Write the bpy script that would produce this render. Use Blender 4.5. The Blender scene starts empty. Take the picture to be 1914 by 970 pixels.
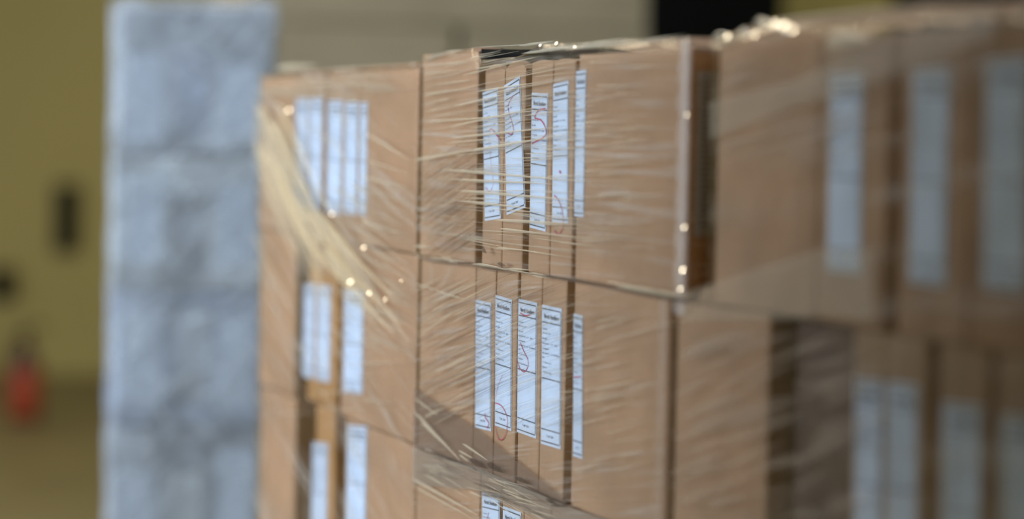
import bpy, bmesh, math, random
from mathutils import Vector, Matrix
random.seed(7)
SC = bpy.context.scene
COL = SC.collection

# ------------------------------------------------------------------ camera
CAM_LOC = Vector((-1.43, 0.0, 1.739))
YAW, PITCH, ROLL = math.radians(17.1524), math.radians(2.3655), math.radians(1.1436)
FPX, CX, CY = 5600.0, 957.0, 485.0
fw = Vector((math.sin(YAW)*math.cos(PITCH), math.cos(YAW)*math.cos(PITCH), -math.sin(PITCH)))
r0 = Vector((math.cos(YAW), -math.sin(YAW), 0)); u0 = r0.cross(fw)
RT = r0*math.cos(ROLL) + u0*math.sin(ROLL); UP = u0*math.cos(ROLL) - r0*math.sin(ROLL)
cd = bpy.data.cameras.new('camera'); cam = bpy.data.objects.new('camera', cd); COL.objects.link(cam)
cam.matrix_world = Matrix(((RT.x, UP.x, -fw.x, CAM_LOC.x), (RT.y, UP.y, -fw.y, CAM_LOC.y),
                           (RT.z, UP.z, -fw.z, CAM_LOC.z), (0, 0, 0, 1)))
cd.sensor_width = 36; cd.lens = 36*FPX/1914.0; cd.clip_end = 200; cd.clip_start = 0.05
cd.dof.use_dof = True; cd.dof.focus_distance = 4.82; cd.dof.aperture_fstop = 1.4; cd.dof.aperture_blades = 0
SC.camera = cam

# ------------------------------------------------------------------ light
SC.view_settings.view_transform = 'Standard'; SC.view_settings.look = 'None'
SC.view_settings.gamma = 1; SC.view_settings.exposure = 0.0; SC.view_settings.use_curve_mapping = False
w = bpy.data.worlds.new('world'); SC.world = w; w.use_nodes = True
wb = w.node_tree.nodes['Background']; wb.inputs[0].default_value = (0.70, 0.80, 1.0, 1); wb.inputs[1].default_value = 0.42

def area(name, loc, target, sx, sy, power, col):
    l = bpy.data.lights.new(name, 'AREA'); l.shape = 'RECTANGLE'; l.size = sx; l.size_y = sy
    l.energy = power; l.color = col
    o = bpy.data.objects.new(name, l); COL.objects.link(o); o.location = loc
    o.rotation_euler = (Vector(target)-Vector(loc)).to_track_quat('-Z', 'Y').to_euler()
    return o
# open loading door in the left of the hall: cool daylight
area('loading_door_daylight', (-6.5, 8.2, 2.6), (0, 8.0, 1.3), 4.4, 3.6, 650, (0.74, 0.86, 1.0))
# added unseen overhead fill light, and an added warm fill behind the camera
area('overhead_fill', (-1.0, 6.4, 6.9), (-1.0, 8.0, 0), 2.6, 1.8, 330, (0.76, 0.87, 1.0))
area('warm_area_light', (-2.6, -0.5, 6.0), (-1.0, 3.5, 0.8), 2.4, 0.5, 42, (1.0, 0.86, 0.66))
# warm strip lamps hanging under the roof further down the hall
for i, (lx, ly) in enumerate([(-3.2, 9.0), (-4.6, 13.0), (-6.2, 17.0), (-1.6, 14.0), (3.5, 15.5)]):
    area('warm_area_light', (lx, ly, 5.2), (lx, ly, 0), 2.4, 0.35, 75, (1.0, 0.84, 0.58))

# ------------------------------------------------------------------ helpers
def ray(px, py):
    return (fw + RT*((px-CX)/FPX) - UP*((py-CY)/FPX))
def at(px, py, X=0.0):
    """point of the load face (plane x = X) seen at a photo pixel -> (y, z)"""
    d = ray(px, py); t = (X-CAM_LOC.x)/d.x; p = CAM_LOC + d*t
    return p.y, p.z

def mat(name):
    m = bpy.data.materials.new(name); m.use_nodes = True
    nt = m.node_tree; return m, nt, nt.nodes['Principled BSDF']
def N(nt, typ, **kw):
    n = nt.nodes.new(typ)
    for k, v in kw.items():
        if k in n.inputs: n.inputs[k].default_value = v
        else: setattr(n, k, v)
    return n
def ramp(nt, stops, src):
    r = nt.nodes.new('ShaderNodeValToRGB'); e = r.color_ramp.elements
    while len(e) < len(stops): e.new(0.5)
    for el, (p, c) in zip(e, stops):
        el.position = p; el.color = c if len(c) == 4 else (*c, 1)
    nt.links.new(src, r.inputs[0]); return r
def coords(nt, scale, rot=(0, 0, 0), loc=(0, 0, 0)):
    t = nt.nodes.new('ShaderNodeTexCoord'); m = nt.nodes.new('ShaderNodeMapping')
    m.inputs['Scale'].default_value = scale; m.inputs['Rotation'].default_value = rot; m.inputs['Location'].default_value = loc
    nt.links.new(t.outputs['Object'], m.inputs[0]); return m

def simple(name, col, rough=0.6, metal=0.0, var=0.0, scale=6):
    m, nt, b = mat(name); b.inputs['Base Color'].default_value = (*col, 1)
    b.inputs['Roughness'].default_value = rough; b.inputs['Metallic'].default_value = metal
    if var:
        mp = coords(nt, (scale,)*3); n = N(nt, 'ShaderNodeTexNoise', Scale=1.0, Detail=4.0)
        nt.links.new(mp.outputs[0], n.inputs['Vector'])
        lo = tuple(c*(1-var) for c in col); hi = tuple(min(1, c*(1+var)) for c in col)
        r = ramp(nt, [(0.3, lo), (0.7, hi)], n.outputs[0]); nt.links.new(r.outputs[0], b.inputs['Base Color'])
    return m

def cardboard(name, col):
    m, nt, b = mat(name)
    mp = coords(nt, (3, 3, 9)); n = N(nt, 'ShaderNodeTexNoise', Scale=1.0, Detail=5.0)
    nt.links.new(mp.outputs[0], n.inputs['Vector'])
    r = ramp(nt, [(0.3, tuple(c*0.86 for c in col)), (0.72, tuple(c*1.1 for c in col))], n.outputs[0])
    mp2 = coords(nt, (260, 260, 30)); n2 = N(nt, 'ShaderNodeTexNoise', Scale=1.0, Detail=2.0)
    nt.links.new(mp2.outputs[0], n2.inputs['Vector'])
    mx = N(nt, 'ShaderNodeMixRGB', blend_type='MULTIPLY'); mx.inputs[0].default_value = 0.22
    nt.links.new(r.outputs[0], mx.inputs[1]); nt.links.new(n2.outputs[0], mx.inputs[2])
    nt.links.new(mx.outputs[0], b.inputs['Base Color']); b.inputs['Roughness'].default_value = 0.82
    # flutes of the corrugated board
    wv = N(nt, 'ShaderNodeTexWave', Scale=1.0, Distortion=0.6); wv.bands_direction = 'Y'
    mp3 = coords(nt, (0, 60, 0)); nt.links.new(mp3.outputs[0], wv.inputs['Vector'])
    bp = N(nt, 'ShaderNodeBump', Strength=0.12, Distance=0.001); nt.links.new(wv.outputs[1], bp.inputs['Height'])
    nt.links.new(bp.outputs[0], b.inputs['Normal'])
    return m

KRAFT = cardboard('kraft_board', (0.57, 0.345, 0.20))
KRAFT_L = cardboard('light_kraft_board', (0.55, 0.36, 0.22))
KRAFT_SHADE = cardboard('shaded_kraft_board', (0.17, 0.10, 0.065))  # kraft darkened to paint shade onto the recessed carton
KRAFT_O = cardboard('warm_bounce_kraft_board', (0.58, 0.29, 0.09))
GREYB = cardboard('grey_board', (0.41, 0.335, 0.215))
PAPER = simple('label_paper', (0.68, 0.775, 0.91), 0.5, var=0.03, scale=20)
INK = simple('black_print', (0.05, 0.05, 0.07), 0.6)
PEN = simple('red_marker', (0.55, 0.015, 0.09), 0.5)
TAPE = simple('brown_tape', (0.36, 0.20, 0.10), 0.25)
BLACK = simple('flat_black', (0.004, 0.005, 0.005), 0.7); BLACK.node_tree.nodes['Principled BSDF'].inputs['Specular IOR Level'].default_value = 0.12
WOOD = simple('pallet_wood', (0.42, 0.29, 0.17), 0.8, var=0.25, scale=12)
WHITEC = [simple('white_pack_%s' % n, c, 0.45, var=0.42, scale=s) for n, c, s in
          (('cool', (0.50, 0.55, 0.62), 7), ('grey', (0.40, 0.44, 0.50), 9), ('blue', (0.44, 0.50, 0.62), 8), ('pale', (0.56, 0.61, 0.66), 6))]

def film_mat(name, scale, slope, thr, streak_op, base=1.6, tint=(0.86, 0.80, 0.72), warp=0.0, bump=0.5, haze_all=0.0, hg=0.35):
    """thin stretch film: clear glossy sheet with long fine creases"""
    m = bpy.data.materials.new(name); m.use_nodes = True; nt = m.node_tree; nt.nodes.clear()
    out = N(nt, 'ShaderNodeOutputMaterial')
    tc = N(nt, 'ShaderNodeTexCoord'); sp = N(nt, 'ShaderNodeSeparateXYZ'); nt.links.new(tc.outputs['Object'], sp.inputs[0])
    kr = N(nt, 'ShaderNodeMapRange', interpolation_type='SMOOTHSTEP')
    for i_, v_ in zip((1, 2, 3, 4), (1.46, 1.56, slope[1], slope[0])): kr.inputs[i_].default_value = v_
    nt.links.new(sp.outputs[2], kr.inputs[0])
    ma = N(nt, 'ShaderNodeMath', operation='MULTIPLY_ADD'); nt.links.new(kr.outputs[0], ma.inputs[0]); nt.links.new(sp.outputs[1], ma.inputs[1]); nt.links.new(sp.outputs[2], ma.inputs[2])
    cb = N(nt, 'ShaderNodeCombineXYZ'); nt.links.new(sp.outputs[0], cb.inputs[0]); nt.links.new(sp.outputs[1], cb.inputs[1]); nt.links.new(ma.outputs[0], cb.inputs[2])
    mp = N(nt, 'ShaderNodeMapping'); mp.inputs['Scale'].default_value = scale; nt.links.new(cb.outputs[0], mp.inputs[0])
    n = N(nt, 'ShaderNodeTexNoise', Scale=1.0, Detail=4.0, Roughness=0.55, Distortion=warp)
    nt.links.new(mp.outputs[0], n.inputs['Vector'])
    mp2 = coords(nt, (1, 5, 9)); n2 = N(nt, 'ShaderNodeTexNoise', Scale=1.0, Detail=2.0)
    nt.links.new(mp2.outputs[0], n2.inputs['Vector'])
    pk = ramp(nt, [(thr, (0, 0, 0)), (thr+0.16, (1, 1, 1))], n.outputs[0])
    pa = ramp(nt, [(0.38, (0.15,)*3), (0.66, (1, 1, 1))], n2.outputs[0])
    mul = N(nt, 'ShaderNodeMath', operation='MULTIPLY'); nt.links.new(pk.outputs[0], mul.inputs[0]); nt.links.new(pa.outputs[0], mul.inputs[1])
    mul2 = N(nt, 'ShaderNodeMath', operation='MULTIPLY_ADD'); mul2.inputs[1].default_value = streak_op; mul2.inputs[2].default_value = haze_all
    nt.links.new(mul.outputs[0], mul2.inputs[0])
    bp = N(nt, 'ShaderNodeBump', Strength=bump, Distance=0.004); nt.links.new(n.outputs[0], bp.inputs['Height'])
    fr = N(nt, 'ShaderNodeFresnel', IOR=1.42)
    frm = N(nt, 'ShaderNodeMath', operation='MULTIPLY', use_clamp=True); frm.inputs[1].default_value = base; nt.links.new(fr.outputs[0], frm.inputs[0])
    tr = N(nt, 'ShaderNodeBsdfTransparent'); tr.inputs[0].default_value = (0.97, 0.97, 0.97, 1)
    gl = N(nt, 'ShaderNodeBsdfGlossy', Roughness=0.16); gl.inputs[0].default_value = (1, 1, 1, 1); nt.links.new(bp.outputs[0], gl.inputs['Normal'])
    clear = N(nt, 'ShaderNodeMixShader'); nt.links.new(frm.outputs[0], clear.inputs[0]); nt.links.new(tr.outputs[0], clear.inputs[1]); nt.links.new(gl.outputs[0], clear.inputs[2])
    df = N(nt, 'ShaderNodeBsdfDiffuse'); df.inputs[0].default_value = (*tint, 1)
    g2 = N(nt, 'ShaderNodeBsdfGlossy', Roughness=0.3); g2.inputs[0].default_value = (1, 1, 1, 1); nt.links.new(bp.outputs[0], g2.inputs['Normal'])
    hz = N(nt, 'ShaderNodeMixShader'); hz.inputs[0].default_value = hg; nt.links.new(df.outputs[0], hz.inputs[1]); nt.links.new(g2.outputs[0], hz.inputs[2])
    fin = N(nt, 'ShaderNodeMixShader'); nt.links.new(mul2.outputs[0], fin.inputs[0]); nt.links.new(clear.outputs[0], fin.inputs[1]); nt.links.new(hz.outputs[0], fin.inputs[2])
    nt.links.new(fin.outputs[0], out.inputs[0]); return m

def fold_mat(name, tint, alpha, gloss=0.45, rough=0.22):
    m = bpy.data.materials.new(name); m.use_nodes = True; nt = m.node_tree; nt.nodes.clear()
    out = N(nt, 'ShaderNodeOutputMaterial')
    df = N(nt, 'ShaderNodeBsdfDiffuse'); df.inputs[0].default_value = (*tint, 1)
    gl = N(nt, 'ShaderNodeBsdfGlossy', Roughness=rough)
    mx = N(nt, 'ShaderNodeMixShader'); mx.inputs[0].default_value = gloss
    nt.links.new(df.outputs[0], mx.inputs[1]); nt.links.new(gl.outputs[0], mx.inputs[2])
    tr = N(nt, 'ShaderNodeBsdfTransparent'); fin = N(nt, 'ShaderNodeMixShader'); fin.inputs[0].default_value = alpha
    nt.links.new(tr.outputs[0], fin.inputs[1]); nt.links.new(mx.outputs[0], fin.inputs[2]); nt.links.new(fin.outputs[0], out.inputs[0]); return m

FILM_M = film_mat('stretch_film', (4, 2.6, 110), (0.0, 0.13), 0.50, 0.36, base=0.85)
FILM_L = film_mat('stretch_film_creased', (4, 2.6, 60), (-0.2, -0.25), 0.50, 0.34, base=1.0)
FILM_R = film_mat('stretch_film_smooth', (3, 1.6, 30), (0.09, 0.12), 0.50, 0.20, base=0.8, tint=(0.50, 0.42, 0.30))
FILM_W = film_mat('stretch_film_white', (5, 5, 5), (0.3, 0.3), 0.48, 0.45, tint=(0.72, 0.80, 0.9), warp=1.5, haze_all=0.15, base=0.4, hg=0.08)
FOLD = fold_mat('film_fold', (0.88, 0.74, 0.54), 0.62)  # warm tint of these folds paints in the reflected wall and lamps
FOLD_S = fold_mat('film_fold_soft', (0.82, 0.70, 0.54), 0.30)
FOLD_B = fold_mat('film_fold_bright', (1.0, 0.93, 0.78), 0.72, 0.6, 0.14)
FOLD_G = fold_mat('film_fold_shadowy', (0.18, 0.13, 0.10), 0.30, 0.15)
FOLD_D = fold_mat('film_fold_dull', (0.50, 0.38, 0.27), 0.17, 0.15, .35)
FOLD_T = fold_mat('film_fold_golden_sheen', (1.0, 0.80, 0.50), 0.40, 0.3, .25)  # golden tint paints the warm sheen of the twist
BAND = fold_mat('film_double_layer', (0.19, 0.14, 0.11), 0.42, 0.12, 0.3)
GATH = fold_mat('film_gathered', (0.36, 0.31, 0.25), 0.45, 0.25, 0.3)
VEIL = fold_mat('film_veil', (0.62, 0.52, 0.34), 0.22, 0.25, 0.35)

def tag(o, label=None, cat=None, group=None, kind=None):
    if label: o['label'] = label
    if cat: o['category'] = cat
    if group: o['group'] = group
    if kind: o['kind'] = kind
    return o
def mesh(name, bm, m, parent=None, smooth=False):
    me = bpy.data.meshes.new(name); bm.normal_update(); bm.to_mesh(me); bm.free()
    if smooth:
        for p in me.polygons: p.use_smooth = True
    me.materials.append(m); o = bpy.data.objects.new(name, me); COL.objects.link(o)
    if parent is not None: o.parent = parent
    return o
def empty(name, loc=(0, 0, 0)):
    o = bpy.data.objects.new(name, None); COL.objects.link(o); o.location = loc; o.empty_display_size = 0.1; return o
def add_box(bm, x0, x1, y0, y1, z0, z1, bev=0.0, seg=2):
    g = bmesh.ops.create_cube(bm, size=1.0, matrix=Matrix.Translation(((x0+x1)/2, (y0+y1)/2, (z0+z1)/2)) @ Matrix.Diagonal((x1-x0, y1-y0, z1-z0, 1)))
    if bev:
        es = list({e for v in g['verts'] for e in v.link_edges})
        bmesh.ops.bevel(bm, geom=es, offset=bev, segments=seg, affect='EDGES', profile=0.5)
def boxm(name, dims, m, parent=None, bev=0.0):
    bm = bmesh.new(); add_box(bm, *dims, bev=bev); return mesh(name, bm, m, parent)
def quad_strip(bm, rows):
    """rows: list of lists of points; makes a grid"""
    vs = [[bm.verts.new(p) for p in r] for r in rows]
    for i in range(len(vs)-1):
        for j in range(len(vs[0])-1):
            bm.faces.new((vs[i][j], vs[i+1][j], vs[i+1][j+1], vs[i][j+1]))

# ------------------------------------------------------------------ the setting
def struct(name, dims, m):
    o = boxm(name, dims, m); tag(o, kind='structure'); return o
mw, nt, b = mat('ochre_wall_paint')
mp = coords(nt, (0.5, 0.5, 0.35)); n = N(nt, 'ShaderNodeTexNoise', Scale=1.0, Detail=3.0); nt.links.new(mp.outputs[0], n.inputs['Vector'])
r = ramp(nt, [(0.3, (0.37, 0.305, 0.10)), (0.7, (0.46, 0.38, 0.13))], n.outputs[0]); nt.links.new(r.outputs[0], b.inputs['Base Color'])
b.inputs['Roughness'].default_value = 0.55
wv = N(nt, 'ShaderNodeTexWave', Scale=1.0); wv.bands_direction = 'X'; mp = coords(nt, (4, 0, 0)); nt.links.new(mp.outputs[0], wv.inputs['Vector'])
bp = N(nt, 'ShaderNodeBump', Strength=0.25, Distance=0.01); nt.links.new(wv.outputs[1], bp.inputs['Height']); nt.links.new(bp.outputs[0], b.inputs['Normal'])
mf = simple('ochre_floor_coating', (0.17, 0.14, 0.062), 0.5, var=0.15, scale=1.2)
mc = simple('roof_sheet', (0.42, 0.42, 0.40), 0.8, var=0.05)
struct('floor', (-14, 12, -4, 21.2, -0.2, 0.0), mf)
struct('wall_back', (-14, 12, 21.0, 21.2, 0.0, 7.0), mw)
struct('wall_right', (7.0, 7.2, -4, 21.0, 0.0, 7.0), mw)
struct('ceiling', (-14, 12, -4, 21.2, 7.0, 7.2), mc)
struct('shade_wall_left', (-2.6, -2.4, -4, 4.98, 0.0, 7.0), mw)  # unseen wall added to keep door daylight off the right load

# ------------------------------------------------------------------ cartons
_txt = {}
def text_tris(s, off=0.0):
    if s in _txt: return _txt[s]
    c = bpy.data.curves.new('t', 'FONT'); c.body = s; c.size = 1; c.resolution_u = 2; c.offset = off
    o = bpy.data.objects.new('t', c); COL.objects.link(o)
    dg = bpy.context.evaluated_depsgraph_get(); me = bpy.data.meshes.new_from_object(o.evaluated_get(dg))
    vs = [(v.co.x, v.co.y) for v in me.vertices]; fs = [tuple(p.vertices) for p in me.polygons]
    bpy.data.objects.remove(o); bpy.data.curves.remove(c); bpy.data.meshes.remove(me)
    x0 = min(v[0] for v in vs); x1 = max(v[0] for v in vs)
    _txt[s] = ([((x-x0)/(x1-x0), y) for x, y in vs], fs); return _txt[s]

LINES = [('Sender', .05, .175, .26), ('Norsk AS', .05, .205, .40), ('Kolli', .05, .245, .22), ('10.077 17 .05', .05, .28, .74),
         ('Lengde', .05, .315, .34), ('10.077 11 0.000', .05, .35, .86), ('No', .05, .38, .10), ('1 Varenr', .08, .415, .42), ('Dato', .05, .45, .22), ('4 Kartong', .08, .485, .44)]
def label_on(box, quad, X, detail=2, strokes=(), blabel=None):
    """quad: TL,TR,BR,BL photo corners of the sticker lying on the carton face x = X"""
    c = [at(q[0], q[1], X) for q in quad]
    def pt(a, bb, off):
        t = (c[0][0]*(1-a)+c[1][0]*a, c[0][1]*(1-a)+c[1][1]*a); l = (c[3][0]*(1-a)+c[2][0]*a, c[3][1]*(1-a)+c[2][1]*a)
        return Vector((X-off, t[0]*(1-bb)+l[0]*bb, t[1]*(1-bb)+l[1]*bb)) - box.location
    bm = bmesh.new()
    fr = [bm.verts.new(pt(a, q, 0.0009)) for a, q in ((0, 0), (1, 0), (1, 1), (0, 1))]
    bk = [bm.verts.new(pt(a, q, 0.0002)) for a, q in ((0, 0), (1, 0), (1, 1), (0, 1))]
    bm.faces.new(fr); bm.faces.new(bk[::-1])
    for i in range(4): bm.faces.new((fr[i], bk[i], bk[(i+1) % 4], fr[(i+1) % 4]))
    lb = mesh('label', bm, PAPER, box)
    if blabel: lb['label'] = blabel
    bm = bmesh.new()
    def rule(a0, b0, a1, b1):
        bm.faces.new([bm.verts.new(pt(a, q, 0.0013)) for a, q in ((a0, b0), (a1, b0), (a1, b1), (a0, b1))])
    for q in (.022, .118, .52, .885, .972): rule(.03, q, .95, q+.0085)
    rule(.95, .03, .972, .97)
    items = [('Norsk Hotellserv', .13, .092, .74, .044)] + [(s, a, q, wd, .017) for s, a, q, wd in LINES] + [('Tall 20/', .28, .94, .36, .022)]
    if detail:
        for s, a, q, wd, h in items:
            vs, fs = text_tris(s, .02 if h > .03 else 0.0)
            vv = [bm.verts.new(pt(a+x*wd, q-y*h, 0.0013)) for x, y in vs]
            for f in fs:
                try: bm.faces.new([vv[i] for i in f])
                except ValueError: pass
    mesh('print', bm, INK, lb)
    for st in strokes:
        bm = bmesh.new(); ps = st[:-1]; wd = st[-1]
        P = [Vector((X-0.0016, *at(x, y, X))) - box.location for x, y in ps]
        # smooth resample
        Q = []
        for i in range(len(P)-1):
            p0 = P[max(i-1, 0)]; p1 = P[i]; p2 = P[i+1]; p3 = P[min(i+2, len(P)-1)]
            for k in range(6):
                t = k/6; Q.append(0.5*((2*p1)+(p2-p0)*t+(2*p0-5*p1+4*p2-p3)*t*t+(3*p1-p0-3*p2+p3)*t**3))
        Q.append(P[-1])
        rows = []
        for i, q in enumerate(Q):
            d = Q[min(i+1, len(Q)-1)]-Q[max(i-1, 0)]; nn = Vector((0, -d.z, d.y)).normalized()*wd/2
            rows.append([q-nn, q+nn])
        quad_strip(bm, rows); mesh('marker_stroke', bm, PEN, lb)
    return lb

def carton(y_far, y_near, z0, z1, label, group=None, X=0.0, depth=0.55, m=KRAFT, top_arch=0.0, tape=True, name='carton'):
    """one closed corrugated carton; front at x = X, width y_near..y_far"""
    cy = (y_far+y_near)/2; W = (y_far-y_near)-0.0015

    o = empty(name, (X+depth/2, cy, z0)); tag(o, label, 'carton', group)
    bm = bmesh.new(); add_box(bm, -depth/2, depth/2, -W/2, W/2, 0.0005, z1-z0-0.0015-top_arch, bev=0.0045)
    # slight belly of the faces
    mesh('body', bm, m, o)
    # closing flaps on top: two leaves meeting at the middle, edge showing
    H = z1-z0-0.0015-top_arch
    for s in (-1, 1):
        bm = bmesh.new(); rows = []
        for i in range(9):
            y = -W/2+W*i/8; zz = H+0.0005+top_arch*math.sin(math.pi*i/8)
            rows.append((y, zz))
        xs = sorted((s*0.001, s*(depth/2-0.001)))
        fr = [[bm.verts.new((x, y, zz if dz == 0 else H-0.003)) for y, zz in rows] for x, dz in ((xs[0], 0), (xs[1], 0), (xs[1], -1), (xs[0], -1))]
        for k in range(4):
            a, c2 = fr[k], fr[(k+1) % 4]
            for i in range(8): bm.faces.new((a[i], a[i+1], c2[i+1], c2[i]))
        bm.faces.new([fr[k][0] for k in range(4)]); bm.faces.new([fr[k][8] for k in range(4)][::-1])
        bmesh.ops.recalc_face_normals(bm, faces=bm.faces)
        mesh('top_flap', bm, m, o)
    return o

ZS = [0.144, 0.489, 0.833, 1.177, 1.521, 1.866]

def face_q(u, v, X=0): return at(u, v, X)[0]
# ---- middle pallet ------------------------------------------------
def y3(us, v): return [at(u, v, 0)[0] for u in us]
top = 1.866
A = []
o = carton(5.2, 4.846, ZS[4], 1.881, 'wide plain brown carton at the far end of the middle pallet top row')
def strokes_px(*l): return l
spec = [
 (4.808, 4.693, 1.858, .012, 'narrow brown carton just right of the dark slit, top row of middle pallet', [(903, 173), (932, 163), (937, 408), (907, 413)],
  [[(915, 246), (920, 241), (928, 250), (937, 262), .0022], [(915, 246), (916, 272), (919, 300), (921, 320), (923, 345), (916, 358), (909, 350), .0009]]),
 (4.692, 4.579, 1.862, .014, 'narrow brown carton, second right of the dark slit, whose label tilts most', [(943, 160), (973, 141), (983, 388), (948, 402)],
  [[(962, 178), (954, 190), (951, 201), (955, 217), (960, 235), (961, 246), (956, 251), (949, 247), .0016]]),
 (4.549, 4.437, 1.860, .004, 'narrow brown carton with a red zigzag on its label, top row of middle pallet', [(995, 173), (1026, 175), (1021, 433), (991, 425)],
  [[(1021, 203), (1008, 207), (1001, 220), (1012, 224), (1020, 236), (1022, 250), (1014, 259), (996, 268), .0024]]),
 (4.436, 4.326, 1.860, .004, 'narrow brown carton with a red loop under its label, top row of middle pallet', [(1035, 157), (1064, 150), (1063, 418), (1033, 415)],
  [[(1037, 365), (1046, 375), (1053, 398), (1054, 422), (1046, 437), (1037, 431), .0018], [(1047, 320), (1050, 323), .004]]),
]
for yf, yn, zt, arch, lab, q, st in spec:
    o = carton(yf, yn, ZS[4], zt, lab, top_arch=arch); label_on(o, q, 0.0, strokes=st)
o = carton(4.311, 3.822, ZS[4], 1.864, 'wide brown carton at the near end of the middle pallet top row')
MID_NEAR = o; label_on(o, [(1078, 133), (1097, 130), (1092, 406), (1074, 404)], 0.0)
# second row
o = carton(5.187, 4.838, ZS[3], ZS[4], 'wide plain brown carton at the far end of the middle pallet second row')
spec = [
 (4.837, 4.722, 'narrow brown carton in the second row, leftmost labelled one of the middle pallet', [(890, 560), (919, 566), (919, 806), (889, 799)],
  [[(908, 772), (908, 779), (915, 791), (912, 800), .0022], [(912, 800), (911, 820), (911, 846), .0008]]),
 (4.718, 4.598, 'narrow brown carton with a red ring across the foot of its label, second row', [(927, 551), (958, 560), (957, 806), (926, 795)],
  [[(927, 753), (937, 757), (945, 768), (950, 785), (948, 805), (942, 820), (934, 821), (929, 808), (927, 797), .0017], [(941, 700), (933, 720), (928, 742), .0009]]),
 (4.586, 4.471, 'narrow brown carton with a red loop in mid label, second row of middle pallet', [(970, 558), (1005, 566), (1003, 820), (967, 807)],
  [[(974, 585), (984, 590), (993, 588), .002], [(974, 640), (980, 655), (988, 672), (988, 686), (981, 695), (973, 688), (969, 675), .0017]]),
 (4.470, 4.345, 'narrow brown carton left of the wide dark gap in the middle pallet second row', [(1014, 569), (1051, 577), (1049, 840), (1012, 829)], []),
]
for yf, yn, lab, q, st in spec:
    o = carton(yf, yn, ZS[3], ZS[4], lab); label_on(o, q, 0.0, strokes=st)
o = carton(4.310, 3.886, ZS[3], ZS[4], 'wide brown carton at the near end of the second row of the middle pallet')
label_on(o, [(1073, 586), (1090, 590), (1090, 858), (1072, 852)], 0.0, strokes=[[(1075, 705), (1087, 704), .002]])
# third row
o = carton(5.19, 4.79, ZS[2], ZS[3], 'wide brown carton at the far bottom end of the middle pallet')
spec = [(4.786, 4.667, 'narrow brown carton at the bottom edge, its label with a red tick, middle pallet', [(902, 918), (935, 926), (936, 1160), (904, 1155)], [[(915, 958), (913, 966), (911, 976), .0016]]),
        (4.661, 4.543, 'narrow brown carton whose label just enters the bottom edge, middle pallet', [(941, 945), (975, 958), (976, 1200), (942, 1190)], []),
        (4.542, 4.403, 'narrow unlabelled brown carton at the bottom edge, third right of the far end, middle pallet', None, [])]
for yf, yn, lab, q, st in spec:
    o = carton(yf, yn, ZS[2], ZS[3], lab)
    if q: label_on(o, q, 0.0, strokes=st)
o = carton(4.400, 3.90, ZS[2], ZS[3], 'wide brown carton at the near bottom end of the middle pallet, third row')
# rows that carry them, below the picture
def base_rows(rows, yf, yn, word, X=0.0):
    for (a, b2, rn) in rows:
        h = (yf+yn)/2
        carton(yf, h+.002, ZS[a], ZS[b2], 'brown carton in the far half of the %s row of the %s pallet' % (rn, word), X=X)
        carton(h-.002, yn, ZS[a], ZS[b2], 'brown carton in the near half of the %s row of the %s pallet' % (rn, word), X=X)
base_rows([(0, 1, 'lowest'), (1, 2, 'fourth')], 5.18, 3.90, 'middle')

# black sheet filling the gap above the low cartons
bm = bmesh.new(); rows = []
for i in range(13):
    t = i/12; y = 4.842-t*0.42; zt = 1.884-0.004*math.sin(5*t)-0.016*t*t
    xo = 0.003+0.02*t; rows.append([(xo, y, 1.8638), (xo, y, zt), (0.10, y, zt+0.001), (0.3, y, 1.8655)])
quad_strip(bm, rows); bmesh.ops.solidify(bm, geom=bm.faces[:], thickness=0.0006)
tag(mesh('black_sheet', bm, BLACK, smooth=True), 'black sheet filling the gap above the narrow cartons of the middle pallet', 'plastic sheet')

# ---- left pallet --------------------------------------------------
LT = 1.858
o = carton(6.547, 6.222, ZS[4], LT, 'plain brown carton at the far end of the top row of the left pallet')
q4 = lambda x0, x1, t0, t1, b0, b1: [(x0, t0), (x1, t1), (x1-3, b1), (x0-3, b0)]
for yf, yn, lab, q in [
 (6.219, 6.081, 'narrow brown carton behind golden creases, leftmost labelled one on the left pallet top', q4(554, 577, 186, 184, 392, 396)),
 (6.080, 5.943, 'narrow brown carton just left of the dark seam, top row of the left pallet', q4(580, 604, 184, 182, 394, 398)),
 (5.925, 5.776, 'narrow brown carton just right of the dark seam, top row of the left pallet', q4(614, 641, 188, 187, 398, 402)),
 (5.775, 5.655, 'narrow brown carton, second right of the dark seam, top row of the left pallet', q4(646, 670, 191, 190, 398, 402))]:
    o = carton(yf, yn, ZS[4], LT, lab); label_on(o, q, 0.0)
o = carton(5.654, 5.222, ZS[4], LT, 'wide brown carton at the near end of the top row of the left pallet')
label_on(o, q4(674, 688, 192, 191, 400, 403), 0.0)
o = carton(6.528, 6.176, ZS[3], ZS[4], 'plain brown carton at the far end of the second row of the left pallet')
for yf, yn, lab, q in [
 (6.108, 5.988, 'orange brown narrow carton by the left dark gap, second row of the left pallet', q4(569, 591, 530, 532, 704, 708)),
 (5.986, 5.849, 'orange brown narrow carton left of the right dark gap, second row of left pallet', q4(595, 620, 532, 534, 710, 716))]:
    o = carton(yf, yn, ZS[3], ZS[4], lab, X=0.012, m=KRAFT_O); label_on(o, q, 0.012)
o = carton(5.771, 5.205, ZS[3], ZS[4], 'wide brown carton at the near end of the second row of the left pallet'); label_on(o, q4(645, 681, 541, 543, 733, 737), 0.0)
o = carton(6.505, 6.156, ZS[2], ZS[3], 'plain brown carton at the far bottom end of the left pallet')
o = carton(6.027, 5.857, ZS[2], ZS[3], 'orange brown narrow carton at the bottom edge between two dark gaps, left pallet', X=0.012, m=KRAFT_O); label_on(o, q4(585, 614, 826, 829, 1005, 1012), 0.012)
o = carton(5.721, 5.200, ZS[2], ZS[3], 'wide brown carton at the near bottom end of the left pallet'); label_on(o, q4(650, 687, 794, 797, 1000, 1004), 0.0)
base_rows([(0, 1, 'lowest'), (1, 2, 'fourth')], 6.50, 5.21, 'left')

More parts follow.
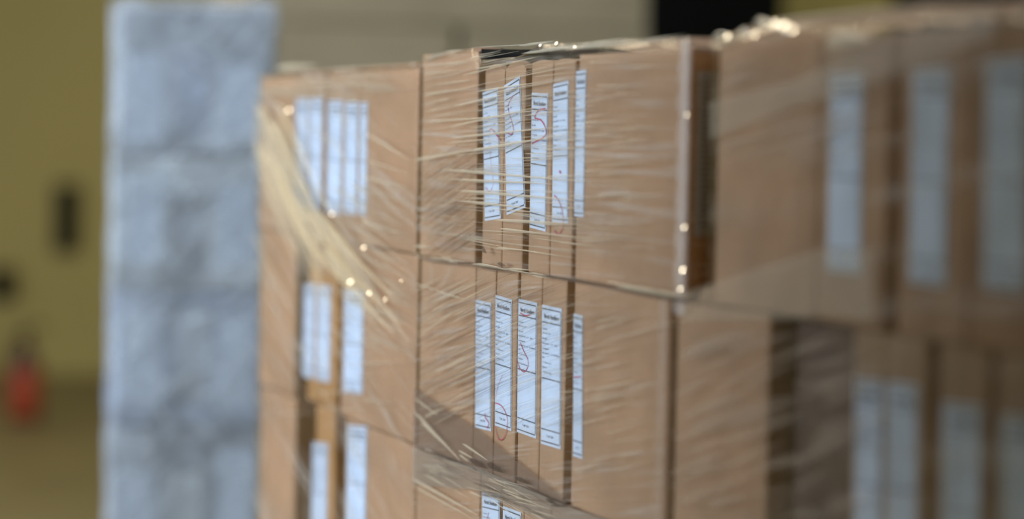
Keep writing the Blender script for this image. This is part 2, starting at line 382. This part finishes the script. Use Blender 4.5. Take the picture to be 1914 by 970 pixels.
# ---- right pallet -------------------------------------------------
RTOP = 1.868
o = carton(3.722, 3.378, ZS[4], RTOP, 'large plain brown carton at the far end of the top row of the right pallet', m=KRAFT)
o = carton(3.376, 3.174, ZS[4], RTOP, 'brown carton left of the dark divider, top row of the right pallet'); label_on(o, [(1553, 138), (1615, 134), (1609, 512), (1547, 505)], 0.0)
o = carton(3.140, 2.957, ZS[4], RTOP, 'brown carton just right of the dark divider, top row of the right pallet'); label_on(o, [(1708, 130), (1777, 126), (1768, 536), (1700, 528)], 0.0)
o = carton(2.953, 2.60, ZS[4], RTOP, 'brown carton at the right picture edge, top row of the right pallet'); label_on(o, [(1846, 112), (1930, 106), (1920, 548), (1838, 540)], 0.0)
o = carton(3.858, 3.520, ZS[3], ZS[4], 'plain brown carton at the far end of the second row of the right pallet')
o = carton(3.508, 3.262, ZS[3], ZS[4], 'brown carton darkened as if in shade, without label, second row of the right pallet', X=0.03, m=KRAFT_SHADE)
for yf, yn, lab, q in [
 (3.258, 3.170, 'narrow brown carton, first of two touching labelled ones, second row of the right pallet', q4(1600, 1650, 706, 712, 1085, 1090)),
 (3.169, 3.056, 'narrow brown carton, second of two touching labelled ones, second row of the right pallet', q4(1660, 1716, 714, 720, 1095, 1100)),
 (3.023, 2.902, 'narrow brown carton standing between two dark gaps, second row of the right pallet', q4(1764, 1834, 752, 760, 1140, 1148)),
 (2.879, 2.60, 'brown carton at the right picture edge, second row of the right pallet', q4(1874, 1945, 776, 784, 1170, 1180))]:
    o = carton(yf, yn, ZS[3], ZS[4], lab, m=KRAFT_L); label_on(o, q, 0.0)
base_rows([(0, 1, 'lowest'), (1, 2, 'fourth'), (2, 3, 'third')], 3.86, 2.60, 'right')

# tall pale label and an added orange panel painting warm bounce light in the gap
bm = bmesh.new(); oo = MID_NEAR.location
add_box(bm, .008-oo.x, .11-oo.x, 3.8205-oo.y, 3.8222-oo.y, 1.607-oo.z, 1.832-oo.z); lb = mesh('label', bm, simple('tan_label', (0.50, 0.44, 0.33), .5), MID_NEAR); lb['label'] = 'tan label on the side of the carton'
boxm('warm_bounce_panel', (.002-oo.x, .4-oo.x, 3.8222-oo.y, 3.8226-oo.y, 1.526-oo.z, 1.858-oo.z), KRAFT_O, MID_NEAR)
bm = bmesh.new()
for i in range(26):
    z = 1.622+i*.008; add_box(bm, .014-oo.x, (.03 if i % 3 else .06)-oo.x, 3.8199-oo.y, 3.8204-oo.y, z-oo.z, z+.0012-oo.z)
mesh('print', bm, INK, lb)

# ---- wooden pallets ----------------------------------------------
def pallet(yf, yn, lab, x0=0.0, x1=0.6):
    o = empty('wooden_pallet', ((x0+x1)/2, (yf+yn)/2, 0)); tag(o, lab, 'pallet', 'wooden pallets under the loads')
    L = (yf-yn)/2; D = (x1-x0)/2
    for i in range(5):
        c = -D+0.05+i*(2*D-0.1)/4; boxm('deck_board', (c-.048, c+.048, -L, L, .122, .144), WOOD, o, .002)
    for c in (-L+.072, 0, L-.072):
        boxm('cross_board', (-D, D, c-.07, c+.07, .1, .122), WOOD, o, .002); 
        for d in (-D+.05, 0, D-.05): boxm('block', (d-.048, d+.048, c-.07, c+.07, .022, .1), WOOD, o, .002)
    for d in (-D+.05, 0, D-.05): boxm('bottom_board', (d-.048, d+.048, -L, L, 0, .022), WOOD, o, .002)
pallet(6.54, 5.21, 'wooden pallet under the left load of wrapped cartons')
pallet(5.19, 3.90, 'wooden pallet under the middle load of wrapped cartons')
pallet(3.86, 2.60, 'wooden pallet under the right load of wrapped cartons')

# ---- the stretch film round each load ----------------------------
def film(name, lab, yf0, yn0, yf1, yn1, tops, m, off=0.006, x1=0.56, amp=0.002, lean=(0, 0), z0=0.12, seed=0, nx=70, nz=60):
    """closed wrap: far side, front, near side, back; top rim folded inward.  tops(y) = height of the rim"""
    rnd = random.Random(seed); ph = [rnd.uniform(0, 6.3) for _ in range(12)]
    def ends(z):
        t = min(1, max(0, (z-1.50)/0.03)); t = t*t*(3-2*t)
        return yf1+(yf0-yf1)*t+.006, yn1+(yn0-yn1)*t-.006
    o = empty(name, (0.3, (yf0+yn0)/2, 0)); tag(o, lab, 'stretch film'); cy2 = (yf0+yn0)/2
    bm = bmesh.new()
    for seg, n in (('far', 8), ('front', nx), ('near', 8), ('back', 16)):
        rows = []
        for i in range(n+1):
            u = i/n; row = []
            def pos(z):
                f, e = ends(z)
                return {'far': (x1-(x1+off)*u, f), 'front': (-off, f-(f-e)*u), 'near': (-off+(x1+off)*u, e), 'back': (x1, e+(f-e)*u)}[seg]
            yt = pos(1.87)[1]; zt = tops(yt)
            for j in range(nz+1):
                z = z0+(zt-z0)*j/nz; x, y = pos(z)
                d = abs(amp*(math.sin(y*23+z*9+ph[0])*math.sin(z*31+ph[1]) + 0.6*math.sin(z*83+y*7+ph[2]) + 0.5*math.sin(z*140+y*19+ph[3])*math.sin(y*17+ph[4])))
                if seg == 'front': d *= min(1, 14*u, 14*(1-u)); x -= d
                row.append(Vector((x, y, z)))
            for j in range(1, 7):
                t = j/6*0.42; x, y = row[nz].x, row[nz].y
                zz = zt+0.005*math.sin(y*61+j*1.7+ph[5])*math.sin(y*17+ph[6])*(j/6)+0.001-0.004*t*j
                row.append(Vector((x+(0.3-x)*t, y+(cy2-y)*t*0.3, zz)))
            rows.append([p-o.location for p in row])
        quad_strip(bm, rows)
    mesh('film_sheet', bm, m, o, smooth=True)
    return o
def interp(tab):
    def f(y):
        if y >= tab[0][0]: return tab[0][1]
        for (a, za), (b2, zb) in zip(tab, tab[1:]):
            if y >= b2: return zb+(za-zb)*(y-b2)/(a-b2)
        return tab[-1][1]
    return f
topM = interp([(5.2, 1.876), (4.848, 1.886), (4.842, 1.864), (4.60, 1.866), (4.48, 1.882), (3.82, 1.877)])
topL = interp([(6.55, 1.868), (6.2, 1.866), (5.2, 1.868)])
topR = interp([at(1345, 78), at(1400, 52), at(1460, 36), at(1600, 22), at(1750, 6), at(1914, 0)])
FM = film('stretch_film_wrap', 'clear stretch film wrapped round the middle load, in focus, with fine horizontal creases', 5.2, 3.822, 5.19, 3.886, topM, FILM_M, seed=1)
FL = film('stretch_film_wrap', 'clear stretch film round the left load with a thick diagonal twist painted with a golden sheen', 6.548, 5.222, 6.53, 5.205, topL, FILM_L, seed=2)
FR = film('stretch_film_wrap', 'clear stretch film round the right load nearest the camera, blurred and dull', 3.724, 2.6, 3.86, 2.6, topR, FILM_R, seed=3)

def sliver(bm, org, p0, p1, w, X=-0.012, n=8, bow=0.0, ridge=0.0012, taper=0.55):
    """one long tapering crease standing off the sheet; p0 pointed, p1 fading; w in metres"""
    a = Vector((X, *at(*p0, 0))); c = Vector((X, *at(*p1, 0))); rows = []
    d = (c-a); nn = Vector((0, -d.z, d.y)).normalized()
    for i in range(n+1):
        t = i/n; ww = w*(math.sin(math.pi*min(1, (t**taper)))*0.9+0.03)/2
        p = a+d*t+nn*bow*math.sin(math.pi*t)-org
        rows.append([p-nn*ww, p+Vector((-ridge, 0, 0)), p+nn*ww+Vector((-ridge*.3, 0, 0))])
    quad_strip(bm, rows)
PXM = 1/1150.0
def folds(root, name, lst, m, X=-0.012, k=1.0):
    bm = bmesh.new()
    for l in lst:
        sliver(bm, root.location, (l[0], l[1]), (l[2], l[3]), l[4]*PXM*k, X=X, bow=(l[5] if len(l) > 5 else 0))
    o = mesh(name, bm, m, root, smooth=True); o['kind'] = 'stuff'; return o
main = [(891, 114, 804, 126, 3), (894, 150, 801, 162, 3), (856, 184, 801, 195, 3), (858, 200, 979, 171, 4), (806, 228, 989, 216, 4), (849, 238, 1017, 202, 4), (856, 258, 1083, 235, 5),
 (785, 300, 899, 280, 8), (880, 284, 1083, 250, 6), (842, 317, 1112, 340, 6), (853, 335, 1064, 345, 5), (865, 356, 1112, 376, 6), (868, 375, 1027, 392, 5), (936, 411, 1112, 420, 6),
 (946, 427, 1045, 439, 5), (787, 460, 825, 463, 6), (941, 463, 993, 468, 4), (800, 141, 885, 128, 3), (803, 178, 890, 165, 4), (810, 208, 876, 197, 3), (845, 268, 980, 255, 3), (900, 130, 1000, 112, 4), (900, 172, 1050, 150, 4),
 (788, 745, 830, 776, 4), (785, 768, 872, 860, 8), (800, 790, 866, 852, 5), (780, 893, 905, 962, 7), (785, 908, 895, 968, 4), (878, 829, 924, 860, 5), (870, 842, 900, 858, 4), (872, 850, 888, 862, 4), (815, 880, 835, 884, 3),
 (805, 838, 850, 860, 3), (830, 545, 887, 561, 4), (787, 530, 850, 548, 3), (790, 612, 866, 560, 3), (790, 632, 880, 570, 4)]
folds(FM, 'bright_crease', main, FOLD)
rnd = random.Random(11); fine = []; soft = []; dark = []
for i in range(150):
    y = rnd.uniform(112, 470); x = rnd.choice([rnd.uniform(785, 900), rnd.uniform(880, 1110), rnd.uniform(880, 1110)]); L = rnd.uniform(35, 170)
    s = (y-330)*0.0011+rnd.gauss(0, .035); (fine if rnd.random() < .45 else soft).append((x, y, x+L, y+L*s, rnd.uniform(1.5, 4.0)))
for i in range(150):      # diagonal greyish creases, lower left of the top row
    x = rnd.uniform(788, 870); y = rnd.uniform(300, 480); L = rnd.uniform(20, 70); (soft if rnd.random() < .5 else dark).append((x, y, min(x+L, 900), y-(min(x+L, 900)-x)*rnd.uniform(.55, .8), rnd.uniform(1.5, 5)))
for i in range(340):     # rising creases over the second row
    x = rnd.uniform(784, 1080); y = rnd.uniform(545, 800); s = -.52+.25*(x-785)/300+rnd.gauss(0, .05); L = rnd.uniform(30, 130)
    rr = rnd.random()
    if x > 868 and i % 2: continue
    (fine if rr < .3 else soft if rr < .6 else dark).append((x, y, x+L, y+L*s, rnd.uniform(1.5, 5) if x < 868 else rnd.uniform(1, 3)))
for i in range(60):
    x = rnd.uniform(1075, 1190); y = rnd.choice([rnd.uniform(110, 480), rnd.uniform(590, 900)]); L = rnd.uniform(50, 110)
    soft.append((x, y, x+L, y-L*(.25 if y > 520 else rnd.uniform(-.05, .1)), rnd.uniform(2, 6)))
for i in range(90):      # scrunched film over the third seam
    x = rnd.uniform(785, 1010); y0 = 838+(x-785)*.36; y = y0+rnd.uniform(0, 45); L = rnd.uniform(20, 80)
    rr = rnd.random(); (fine if rr < .2 else soft if rr < .6 else dark).append((x, y, x+L, y+L*rnd.uniform(.1, .7), rnd.uniform(1.5, 5)))
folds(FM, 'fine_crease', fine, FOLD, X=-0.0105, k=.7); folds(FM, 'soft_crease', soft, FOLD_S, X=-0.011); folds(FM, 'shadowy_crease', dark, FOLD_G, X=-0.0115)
# cord of gathered film along the row seams
def cord(root, pts, n, w, m, name, spread=5, X=-0.014, seed=0):
    rnd = random.Random(seed); l = []
    for i in range(n):
        k = rnd.randrange(len(pts)-1); (xa, ya), (xb, yb) = pts[k], pts[k+1]; t = rnd.random(); e = rnd.uniform(.25, .7)
        x = xa+(xb-xa)*t; y = ya+(yb-ya)*t+rnd.gauss(0, spread)
        l.append((x, y, x+(xb-xa)*e, y+(yb-ya)*e+rnd.gauss(0, spread*.8), w*rnd.uniform(.5, 1.3)))
    folds(root, name, l, m, X=X)
cord(FM, [(783, 474), (860, 486), (950, 500), (1075, 520), (1255, 548)], 26, 3, FOLD, 'seam_crease', 3, seed=1)
cord(FM, [(783, 480), (950, 503), (1255, 555)], 26, 5, FOLD_G, 'painted_seam_shadow', 2, seed=2)  # dark slivers paint the shade in the seam between rows
# second layer of film laid diagonally over the lower part
def band(root, name, px, m, X=-0.009, nseg=24, wav=0.001):
    """px: list of (x_top,y_top,x_bottom,y_bottom) cross sections"""
    bm = bmesh.new(); rows = []
    for i in range(len(px)-1):
        for k in range(nseg//(len(px)-1)+1):
            t = k/(nseg//(len(px)-1)+1); a = [px[i][q]+(px[i+1][q]-px[i][q])*t for q in range(4)]; row = []
            for j in range(9):
                s = j/8; p = Vector((X-wav*abs(math.sin(s*9+i*2+k)), *at(a[0]+(a[2]-a[0])*s, a[1]+(a[3]-a[1])*s, 0))); row.append(p-root.location)
            rows.append(row)
    quad_strip(bm, rows); return mesh(name, bm, m, root, smooth=True)
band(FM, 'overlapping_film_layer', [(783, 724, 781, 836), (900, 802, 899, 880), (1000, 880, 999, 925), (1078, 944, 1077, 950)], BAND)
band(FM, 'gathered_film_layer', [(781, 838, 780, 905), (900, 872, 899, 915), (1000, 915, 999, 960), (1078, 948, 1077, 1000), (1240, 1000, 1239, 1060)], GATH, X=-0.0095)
folds(FM, 'dark_hole_sliver', [(893, 858, 926, 876, 13), (926, 866, 958, 884, 14), (978, 892, 1010, 906, 9), (1036, 932, 1060, 944, 7), (915, 462, 925, 474, 12), (945, 492, 962, 497, 7), (1045, 944, 1085, 946, 5), (790, 836, 900, 874, 4), (1000, 908, 1075, 945, 4)], fold_mat('film_hole_shade', (0.05, 0.035, 0.03), 0.6, 0.1), X=-0.0135)  # dark slivers paint the shaded holes and seam line between rows
tag(bpy.data.objects['dark_hole_sliver'], kind='stuff')

# golden twist on the left load
tw = []; rnd = random.Random(5)
def tcen(t): return (505+t*275, 190+450*(t**1.02))
for i in range(70):
    q = i % 5
    if q < 3:
        x0 = rnd.uniform(489, 540); y0 = rnd.uniform(190, 330); x1 = x0+rnd.uniform(35, 120); tw.append((x0, y0, x1, y0+(x1-x0)*rnd.uniform(1.7, 2.6), rnd.uniform(4, 12)))
    else:
        x0 = rnd.uniform(550, 640); y0 = 380+(x0-550)*.95+rnd.uniform(-40, 40); x1 = min(783, x0+rnd.uniform(60, 150)); tw.append((x0, y0, x1, y0+(x1-x0)*rnd.uniform(1.0, 1.3), rnd.uniform(3, 9)))
folds(FL, 'film_twist', tw, FOLD_T, X=-0.016, k=1.5)
band(FL, 'gathered_film_layer', [(486, 185, 486, 300), (530, 225, 530, 430), (580, 330, 580, 490), (620, 430, 620, 520)], FOLD_S, X=-0.013, wav=.003)
folds(FL, 'painted_seam_shadow', [(485, 425, 600, 442, 6), (600, 446, 700, 461, 5), (690, 460, 785, 473, 6), (545, 146, 690, 134, 6), (485, 722, 560, 730, 5), (560, 746, 690, 755, 4)], FOLD_G, X=-.0125)  # shade of the seams and top edge painted as dark slivers
folds(FL, 'bright_crease', [(497, 205, 575, 395, 34), (520, 230, 640, 470, 22), (560, 330, 690, 520, 16), (600, 345, 682, 468, 12), (640, 440, 782, 640, 13), (620, 470, 693, 556, 16), (500, 200, 530, 330, 40), (512, 290, 560, 430, 30), (545, 300, 600, 470, 20), (585, 400, 655, 530, 14), (487, 440, 560, 580, 13),
      (655, 545, 770, 625, 7), (700, 250, 784, 300, 6), (690, 330, 784, 352, 7), (700, 300, 784, 325, 5), (520, 160, 780, 158, 6), (600, 175, 720, 190, 4), (690, 415, 784, 440, 6)], FOLD, X=-0.017, k=.8)
lf = []
for i in range(70):
    x = rnd.uniform(620, 740); y = rnd.uniform(330, 640); L = rnd.uniform(40, 110); lf.append((x, y, min(x+L, 783), y+(min(x+L, 783)-x)*rnd.uniform(.25, .9), rnd.uniform(3, 9)))
for i in range(30):
    x = rnd.uniform(487, 700); y = rnd.choice([rnd.uniform(140, 175), rnd.uniform(640, 780)]); L = rnd.uniform(60, 150); lf.append((x, y, min(783, x+L), y+rnd.uniform(-4, 12), rnd.uniform(3, 9)))
folds(FL, 'soft_crease', lf, FOLD_S, X=-0.012)
# right load: broad veils of doubled film
band(FR, 'overlapping_film_layer', [(1340, 190, 1340, 262), (1500, 150, 1500, 200), (1680, 60, 1680, 140), (1900, 14, 1900, 60)], VEIL, X=-0.010)
band(FR, 'diagonal_film_layer', [(1290, 548, 1290, 600), (1440, 500, 1440, 600), (1560, 462, 1560, 590), (1660, 470, 1660, 600)], VEIL, X=-0.011)
rf = []
for i in range(60):
    x = rnd.uniform(1265, 1580); y = rnd.uniform(640, 960); L = rnd.uniform(60, 190); rf.append((x, y, x+L, y-L*rnd.uniform(.2, .5), rnd.uniform(6, 20)))
for i in range(16):
    x = rnd.uniform(1350, 1600); y = rnd.uniform(80, 300); L = rnd.uniform(80, 200); rf.append((x, y, x+L, y-L*.25, rnd.uniform(6, 16)))
folds(FR, 'soft_crease', rf, FOLD_D, X=-0.014)
# glints on the gathered rim
def rim(root, lst, m, name='rim_crease', X=0.0):
    bm = bmesh.new()
    for l in lst: sliver(bm, root.location, (l[0], l[1]), (l[2], l[3]), l[4]*PXM, X=X, ridge=.003)
    tag(mesh(name, bm, m, root, smooth=True), kind='stuff')
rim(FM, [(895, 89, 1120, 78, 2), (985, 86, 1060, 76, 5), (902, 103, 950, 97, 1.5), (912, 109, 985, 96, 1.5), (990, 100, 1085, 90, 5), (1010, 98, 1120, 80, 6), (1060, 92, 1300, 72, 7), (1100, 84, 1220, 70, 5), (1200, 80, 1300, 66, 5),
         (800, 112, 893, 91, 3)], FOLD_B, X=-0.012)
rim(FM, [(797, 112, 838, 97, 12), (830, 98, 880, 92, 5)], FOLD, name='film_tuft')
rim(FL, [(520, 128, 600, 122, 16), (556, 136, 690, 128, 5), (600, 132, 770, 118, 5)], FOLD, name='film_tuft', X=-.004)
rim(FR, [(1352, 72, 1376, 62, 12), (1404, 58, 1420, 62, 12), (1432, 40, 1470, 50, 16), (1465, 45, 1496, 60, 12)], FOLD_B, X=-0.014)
rim(FR, [(1560, 78, 1655, 72, 30), (1340, 90, 1470, 44, 8), (1460, 40, 1700, 16, 6), (1500, 34, 1914, 6, 6)], FOLD, X=-0.012)
# pale milky edge where the film rounds the near corner
bm = bmesh.new(); rows = []
for i in range(40):
    z = 1.50+(1.875-1.50)*i/39; wv = .004*math.sin(i*1.3)+.002*math.sin(i*3.1)
    rows.append([Vector((-0.010, 3.845+wv, z))-FM.location, Vector((-0.013, 3.825+wv*.4, z))-FM.location, Vector((-0.006, 3.812, z))-FM.location])
quad_strip(bm, rows); mesh('corner_fold', bm, fold_mat('film_fold_milky', (0.66, 0.56, 0.50), 0.45, 0.04, .3), FM, smooth=True)
bm = bmesh.new(); rows = []
for i in range(40):
    z = 1.0+(1.52-1.0)*i/39; wv = .003*math.sin(i*1.1)
    rows.append([Vector((-0.009, 3.915+wv, z))-FM.location, Vector((-0.012, 3.898, z))-FM.location, Vector((-0.008, 3.882, z))-FM.location])
quad_strip(bm, rows); mesh('corner_fold', bm, FOLD_D, FM, smooth=True)

# small film facets added and turned to glint in a strip lamp
def glints(root, pts, name='glint_facet'):
    m = fold_mat('added_glint_film_'+root.name, (0.9, 0.8, 0.6), 0.8, 0.5, .08); bm = bmesh.new()
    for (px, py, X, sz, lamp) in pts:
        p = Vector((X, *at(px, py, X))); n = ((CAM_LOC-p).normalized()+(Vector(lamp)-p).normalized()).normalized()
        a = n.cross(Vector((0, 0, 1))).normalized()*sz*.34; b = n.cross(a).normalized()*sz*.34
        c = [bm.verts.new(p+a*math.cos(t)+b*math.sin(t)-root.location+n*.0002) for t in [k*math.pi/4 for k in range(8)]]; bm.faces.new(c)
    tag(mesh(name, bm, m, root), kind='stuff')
LA, LB_ = (-1.6, 14.0, 5.2), (-3.2, 9.0, 5.2)
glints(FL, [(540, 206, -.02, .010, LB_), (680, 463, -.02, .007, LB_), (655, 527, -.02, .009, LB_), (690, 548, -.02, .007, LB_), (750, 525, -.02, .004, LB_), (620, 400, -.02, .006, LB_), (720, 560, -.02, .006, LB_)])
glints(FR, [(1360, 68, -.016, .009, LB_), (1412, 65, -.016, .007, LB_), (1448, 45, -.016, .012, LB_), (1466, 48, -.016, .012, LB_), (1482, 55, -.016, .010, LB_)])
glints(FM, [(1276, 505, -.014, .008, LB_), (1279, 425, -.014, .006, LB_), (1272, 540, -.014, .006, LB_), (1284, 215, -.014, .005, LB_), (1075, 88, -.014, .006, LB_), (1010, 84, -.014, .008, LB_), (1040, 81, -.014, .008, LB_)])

# ---- white wrapped load far left ---------------------------------
wz = [0.144, 0.50, 0.89, 1.28, 1.665, 2.09]; ordn = ['lowest', 'fourth from the top', 'third from the top', 'second from the top', 'topmost']
for i in range(5):
    o = empty('white_carton', (0.25, 8.6, wz[i])); o.rotation_euler.z = math.radians(-12); tag(o, 'bluish white carton, %s in the tall narrow stack' % ordn[i], 'carton')
    dx = 0.004*(-1)**i
    bm = bmesh.new(); add_box(bm, -.220+dx, .220+dx, -.2, .2, .001, wz[i+1]-wz[i]-.003, bev=.012, seg=3); mesh('body', bm, WHITEC[i % 4], o)
    rr = random.Random(i+3)
    for k in range(3):
        x = -.2+k*.135+rr.uniform(0, .02); z0 = rr.uniform(.03, .09)
        boxm('label', (x+dx, x+.105+dx, -.2012, -.2002, z0, z0+rr.uniform(.2, .27)), WHITEC[(i+k+1) % 4] if k == 1 else PAPER, o)
pallet(8.81, 8.39, 'small wooden pallet under the white wrapped stack', 0.025, 0.475)
[o_ for o_ in bpy.data.objects if o_.name.startswith('wooden_pallet')][-1].rotation_euler.z = math.radians(-12)
def wfilm():
    o = empty('stretch_film_wrap', (0.25, 8.6, 0)); o.rotation_euler.z = math.radians(-12); tag(o, 'milky bluish stretch film wrapped loosely round the tall white stack', 'stretch film')
    bm = bmesh.new(); rows = []; P = []
    for a, c in (((.02, 8.805), (.02, 8.392)), ((.02, 8.392), (.48, 8.392)), ((.48, 8.392), (.48, 8.805)), ((.48, 8.805), (.02, 8.805))):
        for i in range(14): P.append((a[0]+(c[0]-a[0])*i/14, a[1]+(c[1]-a[1])*i/14))
    P.append(P[0])
    for k, (x, y) in enumerate(P):
        row = []
        for j in range(61):
            z = .12+(2.10-.12)*j/60; d = abs(.004*math.sin(k*1.7+z*6)+.004*math.sin(z*22+k*.6))
            v = Vector((x-.25, y-8.6, 0)); v = v*(1+d/.2); row.append(Vector((v.x, v.y, z)))
        for j in range(1, 4): row.append(Vector(((x-.25)*(1-j*.12), (y-8.6)*(1-j*.12), 2.102+.01*abs(math.sin(k*1.1+j)))))
        rows.append(row)
    quad_strip(bm, rows); mesh('film_sheet', bm, FILM_W, o)
    bm = bmesh.new(); rr = random.Random(9)
    for i in range(90):
        x = rr.uniform(.03, .42); z = rr.uniform(.9, 2.05); L = rr.uniform(.08, .3); s = rr.uniform(.3, 1.6)*rr.choice((-1, -1, 1)); wd = rr.uniform(.006, .02); dx = min(L*.4, .47-x); dz = -dx*s
        rows = []
        for q in range(7):
            t = q/6; ww = wd*math.sin(math.pi*t)*.5+.0005; c = Vector((x+dx*t-.25, 8.383-8.6, z+dz*t)); rows.append([c+Vector((0, 0, -ww)), c+Vector((0, -.003, 0)), c+Vector((0, 0, ww))])
        quad_strip(bm, rows)
    tag(mesh('film_crease', bm, fold_mat('white_fold', (.85, .93, 1.0), .4, .15, .3), o, smooth=True), kind='stuff')
wfilm()

# ---- large grey brown cartons behind ------------------------------
Z2 = [0.0, 0.55, 1.10, 1.655, 2.205, 2.75]
names = ['floor', 'second', 'third', 'fourth', 'top']
for t in range(4):
    for (xa, xb, sd) in ((1.15, 2.008, 'left'), (2.045, 2.862, 'right')):
        o = empty('large_carton', ((xa+xb)/2, 12.4, Z2[t])); tag(o, 'large greyish carton behind the loads, %s column, %s layer' % (sd, names[t]), 'carton')
        W = (xb-xa)/2; bm = bmesh.new(); add_box(bm, -W, W, -.4, .4, .001, Z2[t+1]-Z2[t]-(.02 if t == 3 else .003), bev=.006); mesh('body', bm, GREYB, o)
        boxm('tape_strip', (-.03, .03, -.4015, -.4003, .0, .12), TAPE, o)
o = empty('large_carton', (2.0, 12.4, 2.19)); tag(o, 'very wide grey brown carton lying across both columns behind the loads', 'carton')
bm = bmesh.new(); add_box(bm, -.86, .85, -.41, .4, .0, .5, bev=.008); mesh('body', bm, GREYB, o)

def cabinet(x0, x1, y0, h, lab):
    o = empty('black_cabinet', ((x0+x1)/2, y0+.3, 0)); tag(o, lab, 'cabinet'); W = (x1-x0)/2
    boxm('body', (-W, W, -.28, .3, .06, h), BLACK, o, .006)
    boxm('plinth', (-W+.03, W-.03, -.25, .27, 0, .06), BLACK, o)
    for s in (-1, 1):
        a, c = sorted((s*.004, s*(W-.012))); d = boxm('door', (a, c, -.302, -.2805, .08, h-.02), BLACK, o, .003)
        boxm('handle', (s*.05-.01, s*.05+.01, -.33, -.303, 1.1, 1.3), BLACK, d, .003)
cabinet(3.57, 4.30, 14.0, 3.1, 'tall black cabinet standing beyond the middle and right loads')
cabinet(5.15, 5.95, 14.0, 3.0, 'tall black cabinet beyond the right load at the upper right corner')

# ---- wall slot, wall box, extinguisher -----------------------------
o = empty('wall_panel', (1.772, 21.0, .88)); tag(o, 'upright black panel fixed on the ochre back wall left of the white stack', 'wall panel')
boxm('housing', (-.085, .085, -.05, 0, -.02, .46), BLACK, o, .012); boxm('cover', (-.07, .07, -.058, -.0505, .0, .44), BLACK, o, .004)
o = empty('wall_box', (1.33, 21.0, .53)); tag(o, 'dark box on the back wall at the left picture edge above the extinguisher', 'wall box')
boxm('housing', (-.09, .07, -.10, 0, 0, .22), BLACK, o, .01); boxm('lid', (-.085, .065, -.112, -.1005, .01, .21), BLACK, o, .004)

RED = simple('red_enamel', (0.33, 0.045, 0.012), 0.5)
def lathe(name, prof, m, parent, seg=28):
    bm = bmesh.new(); rows = []
    for k in range(seg+1):
        a = 2*math.pi*k/seg; rows.append([(r*math.cos(a), r*math.sin(a), z) for r, z in prof])
    quad_strip(bm, rows); bmesh.ops.remove_doubles(bm, verts=bm.verts, dist=1e-5); bmesh.ops.recalc_face_normals(bm, faces=bm.faces); return mesh(name, bm, m, parent, smooth=True)
def tube(name, pts, r, m, parent):
    c = bpy.data.curves.new(name, 'CURVE'); c.dimensions = '3D'; c.bevel_depth = r; c.bevel_resolution = 3; s = c.splines.new('NURBS'); s.points.add(len(pts)-1)
    for p, q in zip(s.points, pts): p.co = (*q, 1)
    s.use_endpoint_u = True; s.order_u = 3
    t = bpy.data.objects.new(name, c); COL.objects.link(t); dg = bpy.context.evaluated_depsgraph_get(); me = bpy.data.meshes.new_from_object(t.evaluated_get(dg))
    bpy.data.objects.remove(t); me.materials.clear(); me.materials.append(m); o = bpy.data.objects.new(name, me); COL.objects.link(o); o.parent = parent; return o
E0 = empty('fire_extinguisher', (1.04, 17.7, 0)); tag(E0, 'red fire extinguisher with black head and hose standing on the floor at left', 'fire extinguisher')
lathe('cylinder', [(0, .02), (.085, .02), (.095, .04), (.095, .26), (.09, .30), (0, .30)], RED, E0)
lathe('shroud', [(.09, .3), (.088, .34), (.06, .40), (.04, .45), (.03, .47), (0, .47)], simple('dark_red_shroud', (.05, .012, .008), .5), E0)
lathe('base_ring', [(.075, 0), (.09, 0), (.09, .045), (.083, .045), (.075, 0)], BLACK, E0)
lathe('valve', [(0, .47), (.022, .47), (.022, .52), (.014, .53), (0, .53)], BLACK, E0)
boxm('handle', (-.02, .11, -.012, .012, .53, .545), BLACK, E0, .003); boxm('lever', (-.02, .12, -.012, .012, .558, .57), BLACK, E0, .003)
tube('hose', [(-.02, 0, .50), (-.09, 0, .52), (-.13, 0, .42), (-.12, 0, .25), (-.105, 0, .12)], .012, BLACK, E0)
